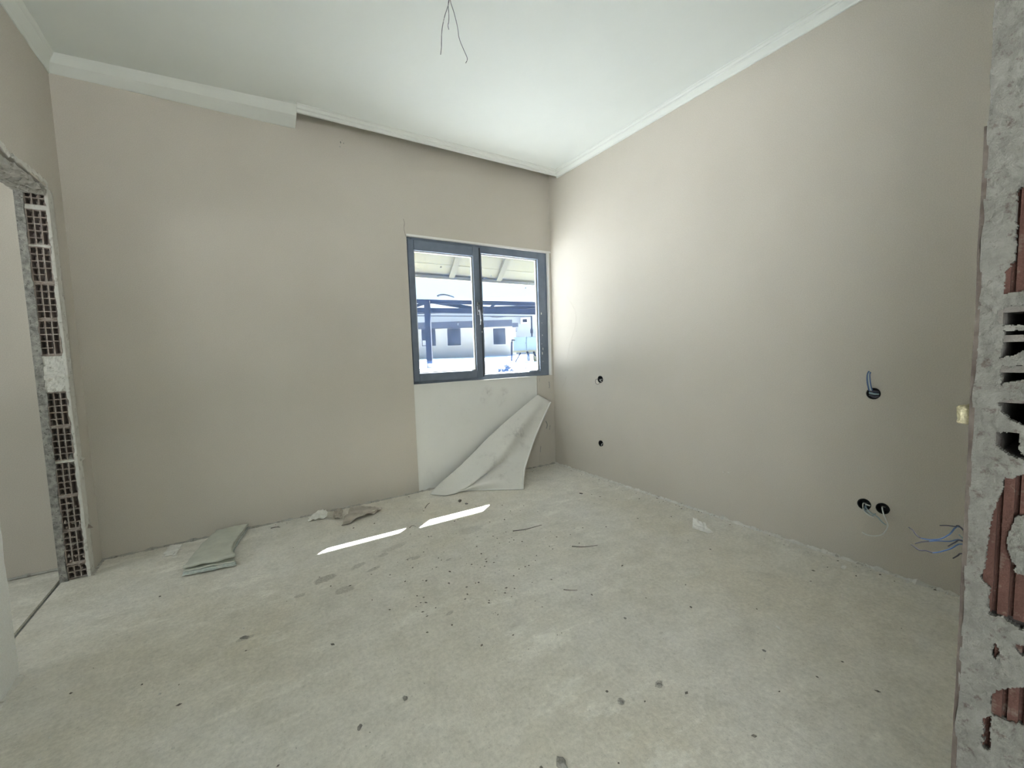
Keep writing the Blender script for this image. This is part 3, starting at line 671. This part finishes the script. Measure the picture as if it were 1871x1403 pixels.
wires(o, [('wire_pale', .0028, [(0.03, p.y, p.z), W_(-.015, 1612, 926), W_(-.03, 1614, 938), W_(-.04, 1619, 950), W_(-.045, 1622, 961), W_(-.045, 1614, 975), W_(-.04, 1600, 979), W_(-.035, 1585, 977), W_(-.03, 1575, 972)])])
# wires out of the front wall beside the jamb
o = empty('cable_bundle', (XJ + .07, -L, 0.85), 'blue and dark wire bundle sticking out beside the brick doorway jamb', 'cable')
X = XJ + .075
def Q(px, py, dx=0): return at(px, py, 0, X + dx)
src = Vector((X, -L - .005, 0.845))
for m_, pts in (('wire_blue', [src, Q(1755, 963), Q(1735, 976), Q(1720, 984), Q(1700, 986), Q(1682, 983)]), ('wire_dark', [Q(1682, 983), Q(1674, 977), Q(1668, 969), Q(1660, 963)]),
                ('wire_blue', [src, Q(1758, 987, .01), Q(1735, 989, .01), Q(1712, 988, .01), Q(1698, 989, .01)]), ('wire_dark', [Q(1698, 989, .01), Q(1684, 990, .01), Q(1672, 993, .01)]),
                ('wire_blue', [src, Q(1758, 994, -.01), Q(1738, 1002, -.01), Q(1718, 1008, -.01), Q(1704, 1010, -.01)]), ('wire_dark', [Q(1704, 1010, -.01), Q(1692, 1006, -.01), Q(1680, 1005, -.01), Q(1671, 999, -.01), Q(1664, 994, -.01)]),
                ('wire_dark', [src, Q(1756, 964, -.005), Q(1745, 962, -.005), Q(1730, 960, -.005), Q(1717, 960, -.005)]), ('wire_dark', [src, Q(1757, 988, -.005), Q(1745, 991, -.005), Q(1732, 998, -.005)]),
                ('wire_dark', [src, Q(1758, 1011, -.005), Q(1750, 1015, -.005), Q(1741, 1020, -.005)]), ('wire_teal', [src, Q(1760, 984), Q(1752, 976)])):
    MB().tube(pts, 0.0011, 6, 0.8).build('wire', M[m_], o, smooth=True)
# foam lump stuck to the front wall
b = MB()
def ff(u, v):
    a = 2 * PI * u; t = PI * v; sgn = lambda q: math.copysign(abs(q) ** 0.45, q)
    c = Vector((XJ + .03, -L + .006, 1.052)); q = Vector((0.018 * sgn(math.cos(a)) * abs(math.sin(t)) ** .45, 0.0125 * sgn(math.sin(a)) * abs(math.sin(t)) ** .45, 0.0125 * sgn(math.cos(t))))
    return c + q * (1 + .18 * noise.noise(q * 160))
b.grid(ff, 24, 16)
tag(b.build('foam_lump', M['foam'], smooth=True), 'yellowish foam lump stuck on the wall beside the brick doorway jamb', 'foam')
# ceiling cable
cy = -1.475
o = empty('ceiling_cable', at(822, -15, 1, cy), 'bare dark wires hanging from the middle of the ceiling', 'cable')
top = at(822, -15, 1, cy); top.z = H
for pts in (((821, -5), (820, 5), (818, 13), (813, 28), (809, 45), (807, 62), (806.5, 85), (805, 100)), ((821, -5), (819, 8), (820, 25), (820, 38), (818.5, 47), (820, 54)), ((822, -5), (824, 6), (830, 25), (836, 50), (839, 70), (846, 88), (853, 104), (853.5, 110), (851, 115))):
    MB().tube([top] + [at(x, y, 1, cy + .01 * (i % 2)) for i, (x, y) in enumerate(pts)], 0.0016, 6).build('wire', M['wire_dark'], o, smooth=True)
# a round collar where the cable leaves the ceiling
MB().tube([(top.x, top.y, H - .012), (top.x, top.y, H + .02)], 0.02, 16).build('collar', M['black'], o)

# ------------------------------------------------------------------ litter on the floor
def F(px, py, z=0.0): return at(px, py, 2, z)
# folded packing sheet
o = empty('folded_packing_sheet', F(390, 1015), 'folded pale green packing sheet lying by the window wall', 'sheet')
bl, br_, ml, mr, tl_, tr_ = F(336, 1050), F(431, 1032), F(362, 1010), F(428, 1003), F(397, 973), F(455, 963)
tl_.y = max(min(tl_.y, -.03), -.2); tr_.y = min(tr_.y, -.03)
def layer(dz, sh_, seed, grow):
    def fn(u, v):
        a = cr([bl, ml, tl_], v); c = cr([br_, mr, tr_], v)
        p = a.lerp(c, -grow + u * (1 + 2 * grow)); e = noise.noise(Vector((u * 3, v * 3, seed)))
        p += Vector((0.006 * noise.noise(Vector((v * 9, seed, u * 2))), 0, 0))
        lift = 0.030 * math.exp(-((v - .0) / .25) ** 2) * (1 if dz > .02 else .35) + 0.018 * math.exp(-((v - 1) / .2) ** 2)
        return (p.x, p.y + sh_ * (1 - v), dz + 0.007 * (1 + e) * (1 if dz > .01 else .3) + lift * (.6 + .4 * u) + 0.004 * noise.noise(Vector((u * 8, v * 8, seed))))
    return fn
for i, (dz, s_, g) in enumerate(((0.004, -.035, .02), (0.014, -.015, 0.0), (0.026, 0.0, -.01))):
    MB().sheet(layer(dz, s_, i * 3.7, g), 18, 24, 0.004).build('fold', M['foil_edge'] if i == 0 else M['foil'], o, smooth=True)
MB().tube([Vector(layer(.026, 0, 7.4, 0)(i / 10, 0)) + Vector((0, .004, -.008)) for i in range(11)], 0.010, 8, 1.0, 2).build('folded_edge', M['foil'], o, smooth=True)
MB().tube([Vector(layer(.010, -.02, 3.4, 0)(i / 10, 0)) + Vector((0, .004, -.004)) for i in range(11)], 0.008, 8, 1.0, 2).build('folded_edge', M['foil_edge'], o, smooth=True)

def scrap(name, px, mid, m_, label, cat, th=0.003, amp=0.02, seed=0, lift=None):
    """flat scrap with corners px (near-left, near-right, far-right, far-left)"""
    a, b_, c, d = [F(*q) for q in px]
    for q in (a, b_, c, d): q.y = min(q.y, -0.022)
    def fn(u, v):
        p = a.lerp(b_, u).lerp(d.lerp(c, u), v)
        e = noise.noise(Vector((u * 2.6, v * 2.6, seed))) * .6 + noise.noise(Vector((u * 6, v * 6, seed + 2))) * .35
        edge = Vector((noise.noise(Vector((u * 4, v * 4, seed + 9))), noise.noise(Vector((u * 4, v * 4, seed + 19))), 0)) * 0.02
        return (p.x + edge.x, min(p.y + edge.y, -.02), th + amp * (0.45 + e) * (0.4 + mid(u, v)))
    ob = MB().sheet(fn, 20, 16, th).build(name, m_, smooth=False)
    if label: tag(ob, label, cat)
    return ob
scrap('paper_scrap', ((297, 1019), (322, 1014), (333, 996), (313, 995)), lambda u, v: .4, M['paper'], 'small white paper scrap left of the folded sheet', 'paper', .003, .012, 2)
scrap('crumpled_paper', ((624, 963), (688, 939), (697, 930), (640, 925)), lambda u, v: .4 + .8 * (1 - v) * u, M['kraft'], 'brown-grey crumpled paper lying at the foot of the window wall', 'paper', .003, .03, 4)
scrap('crumpled_paper', ((562, 953), (598, 950), (596, 936), (573, 942)), lambda u, v: .5 + .5 * u, M['paper'], 'white crumpled paper beside the brown-grey one', 'paper', .003, .028, 7)
scrap('crumpled_paper', ((609, 949), (625, 951), (626, 934), (611, 938)), lambda u, v: .6, M['kraft'], 'small grey paper twist between the white and the brown paper', 'paper', .003, .03, 11)
# white paper by the right wall
o = empty('torn_white_paper', F(1285, 972), 'torn white paper scrap on the floor near the right wall', 'paper')
A = [F(1265, 966), F(1293, 976), F(1303, 974), F(1290, 963), F(1277, 958), F(1266, 957)]
def fn(u, v):
    p = A[0].lerp(A[1], u).lerp(A[5].lerp(A[3], u), v); return (p.x, p.y, 0.003 + 0.035 * (v ** 1.5) * (1 - .6 * u) + 0.008 * noise.noise(Vector((u * 5, v * 5, 1))) + .006)
MB().sheet(fn, 16, 12, .002).build('scrap', M['paper'], o)
def fn(u, v):
    p = A[1].lerp(A[2], u).lerp(A[0].lerp(A[3], .6 + .4 * u), v); return (p.x, p.y, 0.003 + 0.004 * noise.noise(Vector((u * 5, v * 5, 8))) + .004)
MB().sheet(fn, 8, 8, .002).build('flap', M['paper'], o)

def stone(px, py, r, m_, label, cat='stone', sq=(1, .8, .6), seed=0, name='stone_chip'):
    p = F(px, py); p.z = r * sq[2] * .55
    tag(MB().chunk(p, r, sq, seed + px, 2).build(name, m_, smooth=False), label, cat)
stone(740, 1277, .0095, M['stone'], 'grey pebble with a pale top, the rounder of two on the bare floor')
stone(657, 1330, .009, M['stone'], 'dark angular pebble near the bottom of the floor', sq=(1.2, .7, .6))
stone(1026, 1398, .015, M['stone'], 'brown clod cut off by the bottom edge', sq=(1.3, .8, .8))
stone(1205, 1251, .007, M['stone'], 'flat grey crumb on a damp spot, right of centre', sq=(1.2, .8, .35))
stone(1136, 1284, .0065, M['stone'], 'small dark crumb on a damp spot, left of the flat crumb', sq=(1, .9, .5))
stone(840, 916, .018, M['leaf'], 'dark shrivelled leaf between the fallen sheet and the sun streak', 'leaf', (1.1, .6, .5), 3, 'dry_leaf')
stone(852, 921, .013, M['leaf'], 'smaller dark leaf touching the shrivelled one', 'leaf', (1.1, .7, .4), 5, 'dry_leaf')
stone(1062, 902, .010, M['leaf'], 'single dark leaf on the floor below the lower box', 'leaf', (1.3, .6, .45), 8, 'dry_leaf')
stone(1542, 1037, .013, M['paper'], 'white plaster chip close to the right wall', 'plaster chip', (1.5, .7, .4), 1, 'plaster_chip')
stone(1422, 1147, .007, M['paper'], 'tiny white plaster chip alone on the right-hand floor', 'plaster chip', (1.4, .7, .4), 1, 'plaster_chip')
stone(1396, 1189, .005, M['stone'], 'dark crumb right of the middle of the floor', sq=(1.2, .8, .5))
stone(1142, 1130, .006, M['stone'], 'dark crumb in the middle of the floor', sq=(1.2, .8, .5))
stone(447, 1165, .012, M['stone'], 'flat dark crumb lying before the folded sheet', sq=(1.5, .7, .3))
def twig(pts, r, label):
    tag(MB().tube([F(x, y, .004 + .006 * (i % 2)) for i, (x, y) in enumerate(pts)], r, 5, .5).build('twig', M['twig'], smooth=True), label, 'twig')
twig(((937, 970), (960, 967), (975, 963), (990, 959)), .0028, 'thin dark twig beside the right sun streak')
twig(((1045, 998), (1062, 999), (1078, 998), (1092, 996)), .0028, 'thin dark twig in the middle of the floor')
twig(((1030, 1077), (1042, 1078), (1055, 1078)), .0022, 'short dark twig, the twig lying nearest the camera')
twig(((495, 965), (503, 963), (512, 963)), .003, 'short twig between the folded sheet and crumpled papers')
twig(((777, 928), (781, 922), (785, 919)), .0035, 'short dark twig left of the shrivelled leaf')
twig(((748, 964), (754, 960), (760, 962)), .002, 'small curved twig at the tip of the left sun streak')
# countless crumbs
def crumbs(name, m_, label, n, seed, rmin, rmax, dark):
    rn = random.Random(seed); b = MB()
    for i in range(n):
        k = rn.random()
        if dark and k < 0.45: px, py = rn.gauss(860, 110), rn.gauss(1020, 70); p = F(px, max(py, 905))
        elif dark and k < 0.62:
            t = rn.random(); p = Vector((-W + W * t, -abs(rn.gauss(0.02, .07)) - .012, 0))
        elif k < 0.75:
            t = rn.random(); p = Vector((-abs(rn.gauss(0.01, .06)) - .012, -L * t, 0))
        else: p = Vector((rn.uniform(-W + .02, -.02), rn.uniform(-2.9, -.03), 0))
        if not (-W + .01 < p.x < -.012 and -L < p.y < -.012): continue
        if (-1.5 < p.x < -.6 and p.y > -.5) or (-2.45 < p.x < -1.78 and p.y > -.42) or (-3.2 < p.x < -2.6 and p.y > -.65): continue
        r = rmin + (rmax - rmin) * rn.random() ** 3; a = rn.random() * 6.28; l = r * rn.uniform(.8, 2.0); c, s_ = math.cos(a), math.sin(a); n0 = len(b.v); h = r * .7
        for x, y, z in ((l, 0, 0), (0, r, 0), (-l, 0, 0), (0, -r, 0), (0.2 * r, .1 * r, h)): b.v.append((p.x + x * c - y * s_, p.y + x * s_ + y * c, z + .0005))
        b.f += [(n0, n0 + 1, n0 + 4), (n0 + 1, n0 + 2, n0 + 4), (n0 + 2, n0 + 3, n0 + 4), (n0 + 3, n0, n0 + 4), (n0 + 3, n0 + 2, n0 + 1, n0)]
    tag(b.build(name, m_), label, 'debris', kind='stuff')
crumbs('dirt_crumbs', M['crumb'], 'dark dirt crumbs strewn over the concrete floor', 900, 5, .0010, .0062, True)
crumbs('plaster_crumbs', M['crumb_pale'], 'pale plaster crumbs strewn over the concrete floor', 520, 9, .0012, .0062, False)

# ------------------------------------------------------------------ outdoors
# awning over the window: boards, rafters, drip edge
ey, ez, wy, wz = 0.587, 1.895, T, 2.28
aw = empty('window_awning', (-1, T, 2.3), 'cream boarded awning with rafters over the window outside', 'awning')
ax0, ax1 = -3.2, 2.6
for i in range(4):
    t0, t1 = i / 4, (i + 1) / 4 - .006
    p = lambda t, dz: (wy + (ey - wy) * t, wz + (ez - wz) * t + dz)
    (ya, za), (yb, zb) = p(t0, 0.03), p(t1, 0.03)
    MB().prism([(ax0, ya, za), (ax0, yb, zb), (ax0, yb, zb + .02), (ax0, ya, za + .02)], (ax1 - ax0, 0, 0)).build('board', M['cream'], aw)
for i in range(11):
    x = ax0 + .15 + .55 * i
    MB().prism([(x, wy, wz - .035), (x, ey - .02, ez + .012), (x, ey - .02, ez + .03), (x, wy, wz + .03)], (.06, 0, 0)).build('rafter', M['cream_beam'], aw)
MB().prism([(ax0, ey - .025, ez), (ax0, ey, ez), (ax0, ey, ez + .03), (ax0, ey - .025, ez + .03)], (ax1 - ax0, 0, 0)).build('drip_edge', M['eave_edge'], aw)

# ground rising away from the house
def gz(d): return 0.70 + 0.10 * max(0, min(1, (d - 6) / 5)) + 0.15 * max(0, min(1, (d - 11) / 9)) + 0.0 * d
def fn(u, v):
    x = -45 + 110 * u; y = T + 0.0 + 75 * v ** 2.2; d = (Vector((x, y, 0)) - Vector((CAM.x, CAM.y, 0))).dot(Vector((0.534, 0.845, 0)))
    return (x, y, gz(d) + 0.015 * noise.noise(Vector((x * .6, y * .6, 0))) * min(1, y))
g = MB().grid(fn, 80, 60).build('ground', M['ground'], kind='structure', smooth=True)
tag(g, 'pale sunlit ground outside the window')
MB().box(-45, -60, -.25, 65, -7.1, -.15).build('ground', M['ground'], kind='structure')

FH = Vector((0.534, 0.8455, 0)).normalized(); RH = Vector((FH.y, -FH.x, 0))
def fbox(px0, py0, px1, py1, d, depth):
    """box facing the room: front rectangle at distance d, going back by depth; upright and level"""
    a, c = dep(px0, py0, d), dep(px1, py1, d); r0, r1 = a.dot(RH), c.dot(RH); f = (a.dot(FH) + c.dot(FH)) / 2
    mx = 870 if px1 - px0 > 150 else (px0 + px1) / 2; z1, z0 = dep(mx, py0, d).z, dep(mx, py1, d).z
    P = lambda r, ff, z: RH * r + FH * ff + Vector((0, 0, z))
    return [P(r0, f, z0), P(r1, f, z0), P(r1, f, z1), P(r0, f, z1)], FH * depth
def fb(b, *a): poly, off = fbox(*a); return b.prism(poly, off)
# low building with three windows
bd = empty('low_building', dep(850, 655, 20), 'low pale building with three dark windows and a slate roof edge', 'building')
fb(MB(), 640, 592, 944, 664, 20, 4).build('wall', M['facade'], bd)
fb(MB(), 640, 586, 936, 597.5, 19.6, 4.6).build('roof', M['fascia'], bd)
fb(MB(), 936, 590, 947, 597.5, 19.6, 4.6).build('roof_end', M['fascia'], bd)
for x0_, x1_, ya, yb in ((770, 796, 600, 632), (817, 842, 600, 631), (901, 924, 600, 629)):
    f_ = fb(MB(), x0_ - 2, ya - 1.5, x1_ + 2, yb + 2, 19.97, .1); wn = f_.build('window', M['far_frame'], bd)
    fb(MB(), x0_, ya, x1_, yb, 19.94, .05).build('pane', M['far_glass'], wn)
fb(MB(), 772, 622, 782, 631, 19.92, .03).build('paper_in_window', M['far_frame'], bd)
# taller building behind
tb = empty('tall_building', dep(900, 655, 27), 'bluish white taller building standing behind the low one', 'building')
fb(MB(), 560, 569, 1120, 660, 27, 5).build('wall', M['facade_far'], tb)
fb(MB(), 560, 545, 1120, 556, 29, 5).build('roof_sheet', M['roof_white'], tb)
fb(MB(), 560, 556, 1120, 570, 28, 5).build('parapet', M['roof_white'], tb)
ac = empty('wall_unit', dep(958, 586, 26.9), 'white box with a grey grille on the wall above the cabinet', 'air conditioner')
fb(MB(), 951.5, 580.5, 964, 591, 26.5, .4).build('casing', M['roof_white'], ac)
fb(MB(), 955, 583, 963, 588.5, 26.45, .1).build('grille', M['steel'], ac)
# arched dark roof light on top
b = MB(); arc = [dep(799 + 30 * i / 10, 541.2 - 3.4 * math.sin(PI * (i / 10) ** .8) + 1.6 * (i / 10), 30) for i in range(11)]
for p_, q_ in zip(arc, arc[1:]): b.bar(p_, q_, .4, .06)
tag(b.build('arched_roof_light', M['steel']), 'thin dark arched shape on top of the far white roof', 'roof light')
# steel pergola between: post, beams, diagonals
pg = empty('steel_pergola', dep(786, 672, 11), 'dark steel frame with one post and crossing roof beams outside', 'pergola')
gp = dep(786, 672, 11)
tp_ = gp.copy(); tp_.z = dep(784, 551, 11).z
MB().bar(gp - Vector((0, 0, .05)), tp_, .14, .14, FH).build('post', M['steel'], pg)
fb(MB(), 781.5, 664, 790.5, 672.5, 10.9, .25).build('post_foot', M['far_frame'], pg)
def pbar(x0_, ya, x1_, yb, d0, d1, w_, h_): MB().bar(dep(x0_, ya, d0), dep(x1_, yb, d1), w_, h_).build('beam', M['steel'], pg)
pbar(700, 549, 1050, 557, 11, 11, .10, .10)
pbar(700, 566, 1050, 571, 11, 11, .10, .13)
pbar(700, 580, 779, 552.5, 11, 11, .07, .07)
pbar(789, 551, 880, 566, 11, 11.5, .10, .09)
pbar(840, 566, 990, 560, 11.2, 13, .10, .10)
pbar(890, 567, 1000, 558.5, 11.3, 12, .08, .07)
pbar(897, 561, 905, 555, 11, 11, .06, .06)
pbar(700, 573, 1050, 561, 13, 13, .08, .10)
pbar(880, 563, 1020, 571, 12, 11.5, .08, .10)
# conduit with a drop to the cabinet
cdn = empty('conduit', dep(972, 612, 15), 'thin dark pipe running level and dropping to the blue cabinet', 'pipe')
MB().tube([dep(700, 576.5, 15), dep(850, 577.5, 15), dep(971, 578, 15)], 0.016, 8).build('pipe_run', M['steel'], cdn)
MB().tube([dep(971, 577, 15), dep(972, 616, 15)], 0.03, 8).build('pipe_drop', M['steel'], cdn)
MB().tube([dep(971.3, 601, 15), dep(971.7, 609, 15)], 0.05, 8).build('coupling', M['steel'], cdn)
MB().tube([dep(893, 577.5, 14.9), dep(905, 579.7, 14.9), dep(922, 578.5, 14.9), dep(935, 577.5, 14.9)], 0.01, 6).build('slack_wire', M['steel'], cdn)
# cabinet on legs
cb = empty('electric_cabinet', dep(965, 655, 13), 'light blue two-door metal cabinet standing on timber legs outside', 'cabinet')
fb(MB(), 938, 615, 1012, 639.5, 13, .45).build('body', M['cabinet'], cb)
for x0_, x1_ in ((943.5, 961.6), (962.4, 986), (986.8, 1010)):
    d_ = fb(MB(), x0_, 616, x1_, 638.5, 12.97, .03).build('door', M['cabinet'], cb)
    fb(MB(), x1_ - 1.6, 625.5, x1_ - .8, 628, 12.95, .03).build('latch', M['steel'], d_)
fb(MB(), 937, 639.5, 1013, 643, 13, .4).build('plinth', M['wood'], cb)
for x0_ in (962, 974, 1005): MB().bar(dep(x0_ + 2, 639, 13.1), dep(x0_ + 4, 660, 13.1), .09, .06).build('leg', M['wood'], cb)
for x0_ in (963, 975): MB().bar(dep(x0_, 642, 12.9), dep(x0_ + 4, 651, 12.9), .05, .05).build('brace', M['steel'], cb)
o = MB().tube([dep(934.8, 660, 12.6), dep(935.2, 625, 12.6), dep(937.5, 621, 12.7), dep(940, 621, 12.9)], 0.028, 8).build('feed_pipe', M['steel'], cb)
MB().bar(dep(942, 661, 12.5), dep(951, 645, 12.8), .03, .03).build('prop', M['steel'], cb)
# rubble heap
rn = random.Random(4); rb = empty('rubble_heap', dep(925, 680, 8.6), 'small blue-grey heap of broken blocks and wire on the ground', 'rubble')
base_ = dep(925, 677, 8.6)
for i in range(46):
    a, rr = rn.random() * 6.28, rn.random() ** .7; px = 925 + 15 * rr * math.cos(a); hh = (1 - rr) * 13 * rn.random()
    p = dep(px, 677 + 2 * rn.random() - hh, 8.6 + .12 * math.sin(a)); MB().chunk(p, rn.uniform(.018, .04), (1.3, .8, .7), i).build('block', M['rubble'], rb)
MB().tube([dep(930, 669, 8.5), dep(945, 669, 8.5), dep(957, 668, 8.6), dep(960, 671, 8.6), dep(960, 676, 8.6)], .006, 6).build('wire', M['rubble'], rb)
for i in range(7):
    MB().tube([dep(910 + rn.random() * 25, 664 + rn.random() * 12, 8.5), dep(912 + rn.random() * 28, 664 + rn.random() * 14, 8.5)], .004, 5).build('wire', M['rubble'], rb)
